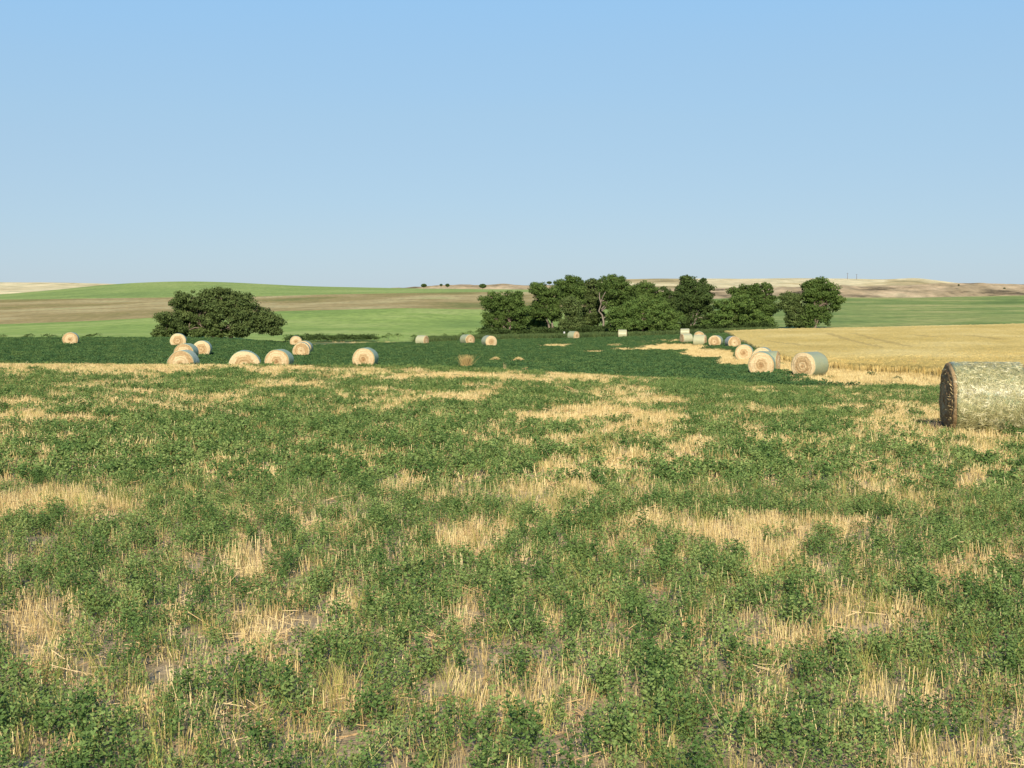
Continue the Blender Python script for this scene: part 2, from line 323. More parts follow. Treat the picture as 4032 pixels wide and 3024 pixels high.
GRASSP = [(1090, 1550, 150, 55, 1), (1090, 1200, 60, 50, .6), (1310, 970, 110, 30, .6), (1450, 1560, 60, 40, .6), (1480, 1640, 120, 20, .8), (160, 1085, 150, 25, .45), (570, 1400, 30, 40, .6), (1180, 1060, 90, 40, .4)]
LITP = [(540, 1570, 80, 30, 1), (790, 1530, 95, 26, 1), (880, 1520, 40, 30, .7), (1640, 1520, 60, 20, .6), (850, 1610, 50, 20, .6), (1960, 1600, 50, 20, .5)]
def strawness(X, Y, Z):
    """0 = closed alfalfa, 1 = stubble"""
    X = np.asarray(X, float); Y = np.asarray(Y, float)
    d = np.maximum(Y, 1.5); px = CX + FPX * X / d; y = YH + FPX * (CAMZ - Z) / d
    near = Y < 62
    wx = (fbm(X * .9, Y * .35, 3, 2) - .5); wy = (fbm(X * .9, Y * .35, 3, 3) - .5)
    s = np.zeros_like(X)
    sc = (y - YH)
    for (a, b, c, e, w) in PT:
        r = np.sqrt(((px + wx * sc * .55 - a) / c) ** 2 + ((y + wy * sc * .22 - b) / e) ** 2)
        s = np.maximum(s, np.where(near, w * (1 - sm(r, .30, 1.3)), 0))
    for (a, b, c, e, w) in FARPATCH:
        r = np.sqrt(((px + wx * 60 - a) / c) ** 2 + ((y + wy * 10 - b) / e) ** 2)
        s = np.maximum(s, np.where(near, 0, w * (1 - sm(r, .6, 1.3))))
    base = fbm(X * .55, Y * .3, 4, 11)
    nn = sm(base, .50, .75) * .40 * near + sm(fbm(X * .10, Y * .22, 4, 13), .50, .72) * .42 * (~near)
    fine = (fbm(X * 2.6, Y * 2.2, 3, 21) - .5)
    s = np.maximum(s, nn)
    veryfine = (fbm(X * 7, Y * 6, 2, 27) - .5)
    return np.clip(s + np.where(near, .06 + .07 * sm(Y, 14, 30) + fine * .85 + veryfine * .45, fine * .3), 0, 1)

# field sheet -----------------------------------------------------
rows = np.concatenate([np.linspace(-30, 4, 12), np.exp(np.linspace(math.log(4.6), math.log(58), 330)), np.linspace(58.4, 75, 40), np.exp(np.linspace(math.log(76), math.log(165), 90))])
cols = 420
def sheet(name, rowfun, nrow, ncol, px0, px1, mat_, zfun=groundZ, attrs=None, back=None):
    """rowfun(t,px)->distance; px columns fixed"""
    pxs = np.linspace(px0, px1, ncol); ts = np.linspace(0, 1, nrow)
    PX, T = np.meshgrid(pxs, ts); D = rowfun(T, PX); X = (PX - CX) / FPX * D
    Z = zfun(X, D)
    V = np.stack([X, D, Z], -1).reshape(-1, 3)
    i = np.arange(nrow * ncol).reshape(nrow, ncol)
    F = np.stack([i[:-1, :-1], i[:-1, 1:], i[1:, 1:], i[1:, :-1]], -1).reshape(-1, 4)
    me = mesh_arr(name, V, F, True); o = link(name, me, mat_)
    if attrs:
        for an, fn in attrs.items():
            at_ = me.attributes.new(an, 'FLOAT', 'POINT'); at_.data.foreach_set('value', fn(V[:, 0], V[:, 1], V[:, 2]).astype(np.float32))
    return o
# near part uses wide rows so that there is ground beside and behind the camera
def field():
    T = np.linspace(-1, 1, cols); pxs = CX + T * 2900
    rr = rows; last = dE(pxs)
    X = []; Y = []
    for r in rr:
        w = np.maximum(r, 0) * 2900 / FPX
        hw = max(w, 14.0); X.append(T * hw); Y.append(np.full(cols, r))
    for t in np.linspace(0, 1, 60)[1:]:
        dd = 165 + (last - 165) * t + t * .0; dd = np.maximum(dd, 165 + t * .5)
        X.append((pxs - CX) / FPX * dd); Y.append(dd)
    X = np.array(X); Y = np.array(Y); Z = groundZ(X, Y)
    V = np.stack([X, Y, Z], -1).reshape(-1, 3); n, c = X.shape
    i = np.arange(n * c).reshape(n, c)
    F = np.stack([i[:-1, :-1], i[:-1, 1:], i[1:, 1:], i[1:, :-1]], -1).reshape(-1, 4)
    me = mesh_arr('field', V, F, True); o = link('hay_field', me, M['field'])
    s = strawness(V[:, 0], V[:, 1], V[:, 2])
    a = me.attributes.new('straw', 'FLOAT', 'POINT'); a.data.foreach_set('value', s.astype(np.float32))
    a = me.attributes.new('green', 'FLOAT', 'POINT'); a.data.foreach_set('value', sm(V[:, 1], 12, 60).astype(np.float32))
    tag(o, kind='structure'); return o
field()

# hills ------------------------------------------------------------
BREAK = 2450
def strip(name, m, p0, p1, rowcurves, sub=14, ncol=260, drop=25, rough=0.0, rs=.01):
    """rowcurves: list of (y curve, distance or curve); real slope between successive rows, falls away behind the last"""
    pxs = np.linspace(p0, p1, ncol); X = []; Y = []; Z = []
    R_ = []
    for yc, dc in rowcurves:
        d = dc(pxs) if callable(dc) else np.full(ncol, float(dc)); z = yc(pxs, d) if getattr(yc, 'isz', False) else CAMZ - (yc(pxs) - YH) / FPX * d
        R_.append((d, z))
    for k in range(len(R_) - 1):
        (da, za), (db, zb) = R_[k], R_[k + 1]
        for t in np.linspace(0, 1, sub)[(1 if k else 0):]:
            d = da + (db - da) * t; z = za + (zb - za) * (t if len(R_) > 2 else t)
            X.append((pxs - CX) / FPX * d); Y.append(d); Z.append(z)
    db, zb = R_[-1]
    for f, q in ((.04, .02), (.10, .12), (.3, .6), (.5, 1.0)):
        d = db * (1 + f); X.append((pxs - CX) / FPX * d); Y.append(d); Z.append(zb + (0 if q < .05 else 0) - drop * q)
    X, Y, Z = map(np.array, (X, Y, Z))
    if rough:
        nz = fbm(X * rs, Y * rs * .5, 5, 4) - .5
        Z = Z + nz * rough
    n, c = X.shape; V = np.stack([X, Y, Z], -1).reshape(-1, 3); i = np.arange(n * c).reshape(n, c)
    F = np.stack([i[:-1, :-1], i[:-1, 1:], i[1:, 1:], i[1:, :-1]], -1).reshape(-1, 4)
    o = link(name, mesh_arr(name, V, F, True), m); tag(o, kind='structure'); return o
# slopes that carry on from the hay field
o = sheet('green_slope', lambda t, p: dE(p) + (d1(p) - dE(p)) * t ** 1.3, 70, 260, -1200, BREAK, M['green']); tag(o, kind='structure')
o = sheet('pasture_slope', lambda t, p: dE(p) + (d1(p) - dE(p)) * t ** 1.3, 70, 260, BREAK, 5400, M['pasture']); tag(o, kind='structure')
o = sheet('brown_slope', lambda t, p: d1(p) + (760 - d1(p)) * t, 40, 260, -1200, BREAK, M['brown']); tag(o, kind='structure')
strip('green_hill', M['uppergreen'], -1200, 2450, [(y2, 760), (y3, 1100)], drop=20)
yt = curve([(1300, 1140), (1500, 1135), (1600, 1129), (1700, 1122), (1800, 1119), (2100, 1124), (2300, 1127), (2500, 1132), (2800, 1137), (3300, 1129), (3560, 1125), (3760, 1117), (4032, 1115), (4700, 1110)], 40)
yb = lambda p: 1190 + 0 * np.asarray(p)
strip('eroded_bluff', M['bluff'], 1250, 5600, [(yb, 1300), (yt, 1450)], sub=30, ncol=500, drop=15, rough=7, rs=.022)
ytl = curve([(-800, 1108), (0, 1111), (200, 1112), (435, 1118), (600, 1124), (900, 1135)], 60)
ytr = curve([(2150, 1132), (2250, 1122), (2380, 1102), (2500, 1098), (2800, 1096), (3300, 1097), (3480, 1099), (3560, 1095), (3605, 1092), (3660, 1099), (3760, 1113), (3900, 1124), (4100, 1130)], 28)
yb2 = lambda p: 1160 + 0 * np.asarray(p)
strip('tan_hill', M['tan'], -1400, 900, [(yb2, 1900), (ytl, 2600)], drop=40, rough=3, rs=.006)
strip('tan_hill', M['tan'], 2150, 4100, [(yb2, 1900), (ytr, 2600)], sub=24, ncol=400, drop=40, rough=3, rs=.006)

# wheat field: a closed stand 0.6 m tall with a cut edge --------------------
WH = .62
def find_d(px, y, hgt=0.0, lo=64, hi=239):
    ds = np.linspace(lo, hi, 700); X = (px - CX) / FPX * ds
    yy = YH + FPX * (CAMZ - groundZ(X, ds) - hgt) / ds
    k = np.where(yy <= y)[0]
    return float(ds[k[0]]) if len(k) else hi
we = [(2848, 1300), (2900, 1326), (2974, 1360), (3075, 1394), (3140, 1409), (3275, 1421), (3463, 1437), (3717, 1448), (4032, 1452), (4500, 1456)]
wed = [find_d(a, b, WH) for a, b in we]
for i in range(1, len(wed)): wed[i] = min(wed[i], wed[i - 1] - .5)
def wheat():
    ds = np.concatenate([np.linspace(wed[-1], wed[-1] + 45, 150), np.linspace(wed[-1] + 45.5, 239, 170)])
    pe = np.interp(ds, wed[::-1], [a for a, b in we][::-1])
    u = np.linspace(0, 1, 330) ** 1.25
    PX = pe[:, None] + (5300 - pe[:, None]) * u[None]; D = np.repeat(ds[:, None], len(u), 1); X = (PX - CX) / FPX * D
    Zg = groundZ(X, D)
    top = Zg + WH + (fbm(X * 1.3, D * 1.3, 4, 6) - .5) * .22 + (rng.random(X.shape) - .5) * .10 + (fbm(X * .07, D * .05, 2, 9) - .5) * .25
    n, c = X.shape; i = np.arange(n * c).reshape(n, c)
    V = [np.stack([X, D, top], -1).reshape(-1, 3)]; F = [np.stack([i[:-1, :-1], i[:-1, 1:], i[1:, 1:], i[1:, :-1]], -1).reshape(-1, 4)]
    # cut faces along the left edge and near edge and far edge
    base = n * c
    for line in (i[::-1, 0], i[0, :], i[-1, ::-1]):
        P = V[0][line].copy(); G = P.copy(); G[:, 2] = groundZ(P[:, 0], P[:, 1]) - .05
        G[:, 0] += 0; V.append(G); j = np.arange(len(line)) + base; base += len(line)
        F.append(np.stack([line[:-1], j[:-1], j[1:], line[1:]], -1))
    V = np.concatenate(V); F = np.concatenate(F)
    me = mesh_arr('wheat', V, F, True)
    # sprayer wheel tracks
    x, y = V[:, 0], V[:, 1]
    def line(a, b, w):
        (ax, ay), (bx, by) = a, b; t = np.clip(((x - ax) * (bx - ax) + (y - ay) * (by - ay)) / ((bx - ax) ** 2 + (by - ay) ** 2), 0, 1)
        return 1 - sm(np.hypot(x - ax - t * (bx - ax), y - ay - t * (by - ay)) + (fbm(x * .4, y * .4, 2, 3) - .5) * .8, w * .5, w * 1.3)
    tr = np.zeros(len(V))
    for (pa, ya, pb, yb_, w) in ((3260, 1315, 3480, 1370, .45), (3350, 1313, 3590, 1364, .45), (3590, 1318, 3700, 1328, .5), (3810, 1323, 3940, 1337, .6), (3020, 1340, 3200, 1362, .4)):
        da, db = find_d(pa, ya, WH), find_d(pb, yb_, WH)
        tr = np.maximum(tr, line(((pa - CX) / FPX * da, da), ((pb - CX) / FPX * db, db), w * da / 170))
    a = me.attributes.new('tram', 'FLOAT', 'POINT'); a.data.foreach_set('value', (tr * .42).astype(np.float32))
    o = link('wheat_field', me, M['wheat'])
    tag(o, 'standing ripe golden wheat field filling the right side behind the bales', 'wheat field', kind='stuff')
wheat()

# ------------------------------------------------------------------ plants scattered as stuff
def quads(C, U, W):
    """diamond leaves: centre, half-length vector, half-width vector"""
    V = np.stack([C - U, C + W, C + U, C - W], 1).reshape(-1, 3); n = len(C)
    return V, np.arange(4 * n).reshape(n, 4)
def unit(v): return v / np.maximum(np.linalg.norm(v, axis=-1, keepdims=True), 1e-9)
def alfalfa_mesh(stems, nodes, h, rad, leaf, r):
    C = []; U = []; W = []
    for s in range(stems):
        a = r.random() * 2 * math.pi; q = rad * math.sqrt(r.random()); bx, by = q * math.cos(a), q * math.sin(a)
        hh = h * (.65 + .5 * r.random()); lx, ly = (r.random(2) - .5) * .10
        for k in range(nodes):
            t = (k + .6 + r.random() * .5) / nodes; t = t ** .75
            p = np.array([bx + lx * t, by + ly * t, hh * t]); az = r.random() * 6.28; rd = (.012 + .03 * (1 - t) * (h / .2)) * (leaf / .012)
            for m_ in (-.8, 0, .8):
                d = np.array([math.cos(az + m_), math.sin(az + m_), .1 + .7 * r.random()]); d /= np.linalg.norm(d)
                w = np.cross(d, r.normal(size=3)); w /= np.linalg.norm(w)
                C.append(p + d * rd); U.append(d * leaf * (.75 + .5 * r.random())); W.append(w * leaf * .48)
    V, F = quads(np.array(C), np.array(U), np.array(W)); return V, F
def blades_mesh(n, rad, hmin, hmax, w, lean, r, bend=0.0):
    V = []; F = []
    for i in range(n):
        a = r.random() * 6.28; q = rad * math.sqrt(r.random()); b = np.array([q * math.cos(a), q * math.sin(a), -.01])
        h = hmin + (hmax - hmin) * r.random(); l = r.normal(size=2) * lean; az = r.random() * 6.28; s = np.array([math.cos(az), math.sin(az), 0]) * w / 2
        seg = 3 if bend else 1; k0 = len(V)
        for j in range(seg + 1):
            t = j / seg; c = b + np.array([l[0] * t * h * (1 + bend * t), l[1] * t * h * (1 + bend * t), h * (t - bend * .3 * t * t)])
            ww = 1 - .75 * t if bend else 1 - .15 * t
            V += [c - s * ww, c + s * ww]
        for j in range(seg): F.append((k0 + 2 * j, k0 + 2 * j + 1, k0 + 2 * j + 3, k0 + 2 * j + 2))
    return np.array(V), np.array(F)
def litter_mesh(n, rad, L, w, r):
    V = []; F = []
    for i in range(n):
        a = r.random() * 6.28; q = rad * math.sqrt(r.random()); c = np.array([q * math.cos(a), q * math.sin(a), .01 + .05 * r.random()])
        az = r.random() * 6.28; l = L * (.4 + .8 * r.random()); d = np.array([math.cos(az), math.sin(az), (r.random() - .5) * .3]) * l / 2; s = np.array([-math.sin(az) * .6, math.cos(az) * .6, .8]) * w / 2
        k = len(V); V += [c - d - s, c - d + s, c + d + s, c + d - s]; F.append((k, k + 1, k + 2, k + 3))
    return np.array(V), np.array(F)
def protos(name, meshes, m):
    c = bpy.data.collections.new(name)
    for V, F in meshes:
        me = mesh_arr(name, V, F); me.materials.append(m); o = bpy.data.objects.new(name, me); c.objects.link(o)
    return c
_gn = {}
def gn_group(coll):
    if coll.name in _gn: return _gn[coll.name]
    g = bpy.data.node_groups.new('scatter_' + coll.name, 'GeometryNodeTree')
    g.interface.new_socket('Geometry', in_out='INPUT', socket_type='NodeSocketGeometry'); g.interface.new_socket('Geometry', in_out='OUTPUT', socket_type='NodeSocketGeometry')
    gi = g.nodes.new('NodeGroupInput'); go = g.nodes.new('NodeGroupOutput'); ip = g.nodes.new('GeometryNodeInstanceOnPoints'); ci = g.nodes.new('GeometryNodeCollectionInfo')
    ci.inputs['Collection'].default_value = coll; ci.inputs['Separate Children'].default_value = True; ci.inputs['Reset Children'].default_value = True
    def na(n, t):
        a = g.nodes.new('GeometryNodeInputNamedAttribute'); a.data_type = t; a.inputs['Name'].default_value = n; return a.outputs['Attribute']
    e = g.nodes.new('FunctionNodeEulerToRotation'); L = g.links.new
    L(na('rot', 'FLOAT_VECTOR'), e.inputs[0]); L(gi.outputs[0], ip.inputs['Points']); L(ci.outputs[0], ip.inputs['Instance'])
    ip.inputs['Pick Instance'].default_value = True
    L(na('idx', 'INT'), ip.inputs['Instance Index']); L(e.outputs[0], ip.inputs['Rotation']); L(na('scl', 'FLOAT_VECTOR'), ip.inputs['Scale']); L(ip.outputs[0], go.inputs[0])
    _gn[coll.name] = g; return g
def scatter(name, X, Y, scl, coll, label, cat, tilt=.12, zoff=0.0, hs=None):
    n = len(X); Z = groundZ(X, Y) + zoff
    me = bpy.data.meshes.new(name); me.vertices.add(n); me.vertices.foreach_set('co', np.stack([X, Y, Z], -1).astype(np.float32).ravel())
    r = np.stack([rng.normal(size=n) * tilt, rng.normal(size=n) * tilt, rng.random(n) * 6.283], -1)
    a = me.attributes.new('rot', 'FLOAT_VECTOR', 'POINT'); a.data.foreach_set('vector', r.astype(np.float32).ravel())
    hs = scl if hs is None else hs
    a = me.attributes.new('scl', 'FLOAT_VECTOR', 'POINT'); a.data.foreach_set('vector', np.stack([scl, scl, hs], -1).astype(np.float32).ravel())
    a = me.attributes.new('idx', 'INT', 'POINT'); a.data.foreach_set('value', rng.integers(0, len(coll.objects), n).astype(np.int32))
    o = link(name, me); md = o.modifiers.new('scatter', 'NODES'); md.node_group = gn_group(coll)
    tag(o, label, cat, kind='stuff'); print('scatter', name, n); return o
def sample(n, d0, d1_, p0=-420, p1=4450):
    """uniform over the ground area of a view-wide band"""
    d = np.sqrt(d0 ** 2 + (d1_ ** 2 - d0 ** 2) * rng.random(n)); p = p0 + (p1 - p0) * rng.random(n)
    return (p - CX) / FPX * d, d
def area(d0, d1_, p0=-420, p1=4450): return .5 * (d1_ ** 2 - d0 ** 2) * (p1 - p0) / FPX
rr = np.random.default_rng(11)
P_alf = protos('alfalfa_plant', [alfalfa_mesh(9, 7, .19, .10, .0125, rr) for i in range(6)], M['alf'])
P_alf2 = protos('alfalfa_clump', [alfalfa_mesh(9, 5, .20, .17, .022, rr) for i in range(5)], M['alf'])
P_alf3 = protos('alfalfa_mat', [alfalfa_mesh(11, 4, .27, .36, .05, rr) for i in range(5)], M['alf_dark'])
P_stub = protos('stubble_plant', [blades_mesh(17, .11, .05, .17, .0034, .16, rr) for i in range(6)], M['straw'])
P_stub2 = protos('stubble_clump', [blades_mesh(24, .22, .06, .18, .0068, .17, rr) for i in range(6)], M['straw'])
P_lit = protos('straw_litter', [litter_mesh(26, .17, .11, .0030, rr) for i in range(5)], M['drygrass'])
P_lit2 = protos('straw_litter_wide', [litter_mesh(22, .28, .2, .007, rr) for i in range(4)], M['drygrass'])
P_gr = protos('grass_plant', [blades_mesh(22, .07, .10, .26, .004, .22, rr, .5) for i in range(5)], M['grass'])
P_tall = protos('tall_stalk', [blades_mesh(2, .05, .20, .42, .0035, .35, rr, .4) for i in range(7)], M['straw'])

def put(name, coll, dens, d0, d1_, keep, smin, smax, label, cat, tilt=.12, p0=-420, p1=4450, hfun=None):
    n = int(dens * area(d0, d1_, p0, p1)); X, Y = sample(n, d0, d1_, p0, p1); Z = groundZ(X, Y); s = strawness(X, Y, Z)
    soil = patchy(SOILP, X, Y, Z); k = rng.random(n) < keep(s, X, Y) * (1 - .9 * soil * (0 if 'litter' in name else 1)); X, Y, s = X[k], Y[k], s[k]
    # keep clear of bales
    for b in BALES:
        bx, by = (b[0] - CX) / FPX * b[2], b[2]
        m_ = np.hypot(X - bx, Y - by) > .72; X, Y, s = X[m_], Y[m_], s[m_]
    sc = smin + (smax - smin) * rng.random(len(X)); hs = sc * (hfun(X, Y, s) if hfun else 1)
    return scatter(name, X, Y, sc, coll, label, cat, tilt, hs=hs)
vig = lambda X, Y: .72 + .6 * fbm(X * .8, Y * .5, 3, 31)
put('alfalfa', P_alf, 40, 4.4, 17, lambda s, X, Y: (1 - sm(s, .12, .68)) * .93 + .05, .55, 1.15, 'short dark green alfalfa regrowth in the nearest part of the field', 'alfalfa', hfun=lambda X, Y, s: vig(X, Y) * (1.1 - .5 * s))
put('alfalfa', P_alf2, 20, 17, 70, lambda s, X, Y: (1 - sm(s, .15, .68)) * .93 + .07, .65, 1.2, 'green alfalfa regrowth in the middle of the field up to the crest', 'alfalfa', hfun=lambda X, Y, s: vig(X, Y) * (1.1 - .5 * s))
def in_field(X, Y):
    px = pxof(X, Y); pe = np.interp(Y, wed[::-1], [a for a, b in we][::-1])
    return (px < pe - 6) & (Y < dE(px) - 2)
put('alfalfa', P_alf3, 5.5, 62.5, 240, lambda s, X, Y: (1 - sm(s, .25, .8)) * in_field(X, Y) * np.where(Y > dE(pxof(X, Y)) - 16, (pxof(X, Y) < 1200) * 1.0, 1.0), .75, 1.2, 'dark dense alfalfa on the low field beyond the crest among the bales', 'alfalfa')
put('stubble', P_stub, 95, 4.4, 17, lambda s, X, Y: (.26 + .70 * sm(s, .2, .7)), .7, 1.25, 'pale cut straw stubble standing between the nearest alfalfa', 'stubble', .1, hfun=lambda X, Y, s: .7 + .6 * fbm(X * .5, Y * .4, 3, 41))
put('stubble', P_stub2, 26, 17, 64, lambda s, X, Y: .28 + .70 * sm(s, .2, .7), .75, 1.2, 'pale cut straw stubble in patches up to the crest', 'stubble', .1, hfun=lambda X, Y, s: .7 + .6 * fbm(X * .5, Y * .4, 3, 41))
put('stubble', P_stub2, 7, 64, 240, lambda s, X, Y: sm(s, .35, .7) * in_field(X, Y), 1.0, 1.8, 'straw stubble around the far bales along the wheat', 'stubble', .1)
put('straw_litter', P_lit, 30, 4.4, 17, lambda s, X, Y: .12 + .85 * sm(s, .3, .8) * fbm(X * .6, Y * .6, 2, 51) + .8 * patchy(LITP, X, Y, groundZ(X, Y)), .7, 1.5, 'loose orange brown straw lying flat in the nearest bare patches', 'straw', .2)
put('straw_litter', P_lit2, 8, 17, 62, lambda s, X, Y: sm(s, .3, .8) * .8 * fbm(X * .6, Y * .6, 2, 51), .7, 1.5, 'loose straw lying flat in the mid field patches', 'straw', .2)
put('grass', P_gr, 26, 4.4, 62, lambda s, X, Y: (.12 + .35 * sm(fbm(X * .5, Y * .3, 3, 61), .45, .62)) * np.where(Y > 17, .7, 1) + .9 * patchy(GRASSP, X, Y, groundZ(X, Y)), .7, 1.3, 'thin yellow green grass mixed in with the alfalfa', 'grass', .1)
put('dry_stalks', P_tall, 5, 4.4, 62, lambda s, X, Y: .15 + .7 * sm(fbm(X * .4, Y * .3, 3, 71), .45, .7), .6, 1.1, 'single tall dry stalks leaning above the crop', 'stalks', .25)
# ripe wheat stalks on the cut edge and over the near part of the stand
P_wh = protos('wheat_plant', [blades_mesh(26, .28, .40, .64, .022, .10, rr) for i in range(5)], M['wheatstalk'])
n = 24000; X, Y = sample(n, 66, 150, 2850, 4450); pxx = pxof(X, Y); pe = np.interp(Y, wed[::-1], [a for a, b in we][::-1])
k = (pxx > pe - 14) & (rng.random(n) < 1 - 1.0 * sm(Y, 80, 145)); X, Y = X[k], Y[k]
scatter('wheat_stalks', X, Y, .8 + .4 * rng.random(len(X)), P_wh, 'ripe wheat stalks along the near edge of the golden field', 'wheat', .06, hs=.85 + .25 * rng.random(len(X)))
P_rank = protos('rank_grass_plant', [blades_mesh(30, .5, .4, 1.0, .09, .2, rr, .3) for i in range(4)], M['rankgrass'])
def band(n, p0, p1, off0, off1):
    p = p0 + (p1 - p0) * rng.random(n); d = dE(p) + off0 + (off1 - off0) * rng.random(n); return (p - CX) / FPX * d, d
X, Y = band(4300, 1640, 3060, -8, 3)
scatter('tall_grass', X, Y, .7 + .6 * rng.random(len(X)), P_rank, 'dark uncut grass along the foot of the grove', 'grass', .1, hs=.6 + .5 * rng.random(len(X)))
P_weed = protos('weed_plant', [alfalfa_mesh(10, 6, .9, .45, .10, rr) for i in range(4)], M['tree_dark'])
X, Y = band(120, 1130, 1470, -1, 6)
scatter('weeds', X, Y, .6 + .6 * rng.random(len(X)), P_weed, 'low ragged row of dark weeds along the field edge right of the wide tree', 'weeds', .1)
X, Y = band(18, -200, 420, 0, 5)
scatter('weeds', X, Y, .3 + .5 * rng.random(len(X)), P_weed, 'sparse low weeds along the field edge at the far left', 'weeds', .1)
X, Y = band(700, 1900, 3040, 3, 14)
scatter('undergrowth', X, Y, .8 + 1.0 * rng.random(len(X)), P_weed, 'dark undergrowth beneath the trees of the grove', 'undergrowth', .1)

# ------------------------------------------------------------------ trees
def tube(pts, rad, seg=7):
    pts = np.array(pts, float); V = []; F = []
    for i, p in enumerate(pts):
        t = unit((pts[min(i + 1, len(pts) - 1)] - pts[max(i - 1, 0)])[None])[0]
        a = unit(np.cross(t, [0.3, 1, .2])[None])[0]; b = np.cross(t, a)
        for j in range(seg):
            an = 2 * math.pi * j / seg; V.append(p + (a * math.cos(an) + b * math.sin(an)) * rad[i] * (1 + .12 * math.sin(3 * an + i)))
    for i in range(len(pts) - 1):
        for j in range(seg): F.append((i * seg + j, i * seg + (j + 1) % seg, (i + 1) * seg + (j + 1) % seg, (i + 1) * seg + j))
    return np.array(V), np.array(F)
def join(parts):
    V = []; F = []; b = 0
    for v, f in parts: V.append(v); F.append(f + b); b += len(v)
    return np.concatenate(V), np.concatenate(F)
def limb(a, b, r0, r1, n, r, wob=.12):
    a = np.array(a, float); b = np.array(b, float); L = np.linalg.norm(b - a)
    pts = [a + (b - a) * t + (r.normal(size=3) * wob * L * .35 * math.sin(math.pi * t)) for t in np.linspace(0, 1, n)]
    return tube(pts, [r0 + (r1 - r0) * t ** .8 for t in np.linspace(0, 1, n)])
def tree(name, cat, d, blobs, trunks, m, label, group=None, leaf=.15, seed=0, bark_='bark', cr=(.42, .86), dens=1.0, depth=.9, trunk_r=.26, gap=0.0):
    """blobs: (px, y, rx, ry) silhouette masses in source pixels at distance d; trunks: (px base, px top, y top)"""
    r = np.random.default_rng(100 + seed); k = d / FPX
    bx = sum(t[0] for t in trunks) / len(trunks); base = at(bx, d)
    root = empty(name, base); tag(root, label, cat, group)
    C = []; U = []; W = []; centres = []
    for (px, y, rx, ry) in blobs:
        rx *= 1.10; ry *= 1.08
        c = np.array([(px - CX) * k - base[0], (r.random() - .5) * .9 * rx * k, CAMZ - (y - YH) * k - base[2]]); e = np.array([rx * k, depth * min(rx, ry * 1.3) * k, ry * k])
        centres.append((c, e)); surf = 4 * math.pi * ((e[0] * e[1]) ** 1.6 + (e[0] * e[2]) ** 1.6 + (e[1] * e[2]) ** 1.6) ** (1 / 1.6) / 3 ** (1 / 1.6)
        rm = min(sum(cr) / 2, e.min() * .55); nc = max(4, int(surf / (math.pi * rm * rm) * 1.15 * dens))
        for q in range(nc):
            v = unit(r.normal(size=3)[None])[0]; s = (.25 + .75 * r.random() ** .45); s = min(s, 1 - .45 * rm / e.max()) if r.random() < .82 else s * 1.08
            cc = c + v * e * s; rc = rm * (.45 + .95 * r.random())
            if cc[2] - rc * .6 < .15: cc[2] = .15 + rc * .6
            nl = int(62 * rc * rc / (leaf * leaf * 12) * 1.0) + 10
            dv = unit(r.normal(size=(nl, 3))); dv[:, 2] *= .8
            pp = cc + dv * rc * (.45 + .75 * r.random((nl, 1)) ** .8) * np.array([1.15, 1.0, .85])
            n1 = unit(dv + r.normal(size=(nl, 3)) * .55); u = unit(np.cross(n1, r.normal(size=(nl, 3)))); w = np.cross(n1, u)
            ls = leaf * (.6 + .8 * r.random((nl, 1)))
            C.append(pp); U.append(u * ls); W.append(w * ls * .6)
    V, F = quads(np.concatenate(C), np.concatenate(U), np.concatenate(W))
    link('crown', mesh_arr('crown', V, F), M[m], root)
    parts = []
    for (pb, pt_, yt_) in trunks:
        a = np.array([(pb - CX) * k - base[0], 0, gz(pb, d) - base[2] - .2]); b = np.array([(pt_ - CX) * k - base[0], 0, CAMZ - (yt_ - YH) * k - base[2]])
        parts.append(limb(a, b, trunk_r, trunk_r * .35, 8, r, .10))
        for (c, e) in centres:
            if r.random() < .85:
                t = .35 + .5 * r.random(); s = a + (b - a) * t
                if np.linalg.norm(c - s) < 7: parts.append(limb(s, c + r.normal(size=3) * .3, trunk_r * .42, .05, 6, r, .2))
    V, F = join(parts); link('trunk', mesh_arr('trunk', V, F, True), M[bark_], root)
    return root
G = 'trees of the grove beyond the field'
tree('wide_tree', 'tree', 182, [(712, 1200, 42, 26), (760, 1178, 58, 32), (730, 1240, 40, 26), (820, 1308, 60, 18), (950, 1312, 36, 12), (745, 1308, 50, 18), (900, 1290, 60, 30), (870, 1172, 75, 30), (940, 1195, 60, 38), (800, 1225, 100, 42), (1000, 1235, 60, 45), (1050, 1270, 50, 38), (900, 1250, 90, 42), (780, 1280, 80, 36), (1085, 1298, 24, 22), (690, 1300, 60, 24), (880, 1305, 50, 20), (1010, 1270, 35, 30), (860, 1150, 40, 14), (960, 1295, 40, 22)],
     [(870, 820, 1200), (900, 960, 1220), (850, 740, 1230)], 'tree_grey', 'wide spreading grey-green tree standing alone at the left field edge', None, leaf=.14, seed=1, depth=.8)
tree('small_tree', 'tree', 178, [(660, 1250, 34, 28), (640, 1300, 38, 24), (690, 1290, 30, 30), (625, 1312, 24, 16)], [(655, 655, 1260)], 'tree_grey', 'small bushy grey-green tree leaning against the left side of the wide tree', None, leaf=.14, seed=2, trunk_r=.14)
tree('grove_tree', 'tree', 244, [(1950, 1180, 46, 32), (2015, 1175, 45, 26), (1990, 1215, 62, 40), (2040, 1215, 36, 34), (1935, 1205, 32, 22), (1940, 1285, 30, 32), (1975, 1262, 45, 30), (2045, 1265, 35, 32), (1925, 1250, 22, 18)],
     [(1985, 1980, 1200), (2002, 2010, 1210), (1995, 1960, 1230)], 'tree_mid', 'leftmost tree of the grove, round crown over several grey trunks', G, seed=3)
tree('grove_tree', 'tree', 250, [(2118, 1128, 28, 20), (2130, 1145, 40, 22), (2165, 1160, 40, 34), (2150, 1195, 48, 34), (2120, 1235, 42, 28), (2180, 1225, 32, 36)], [(2166, 2150, 1150), (2170, 2190, 1180)], 'tree_mid', 'grove tree with a bare pale trunk second from the left', G, seed=4, bark_='palebark')
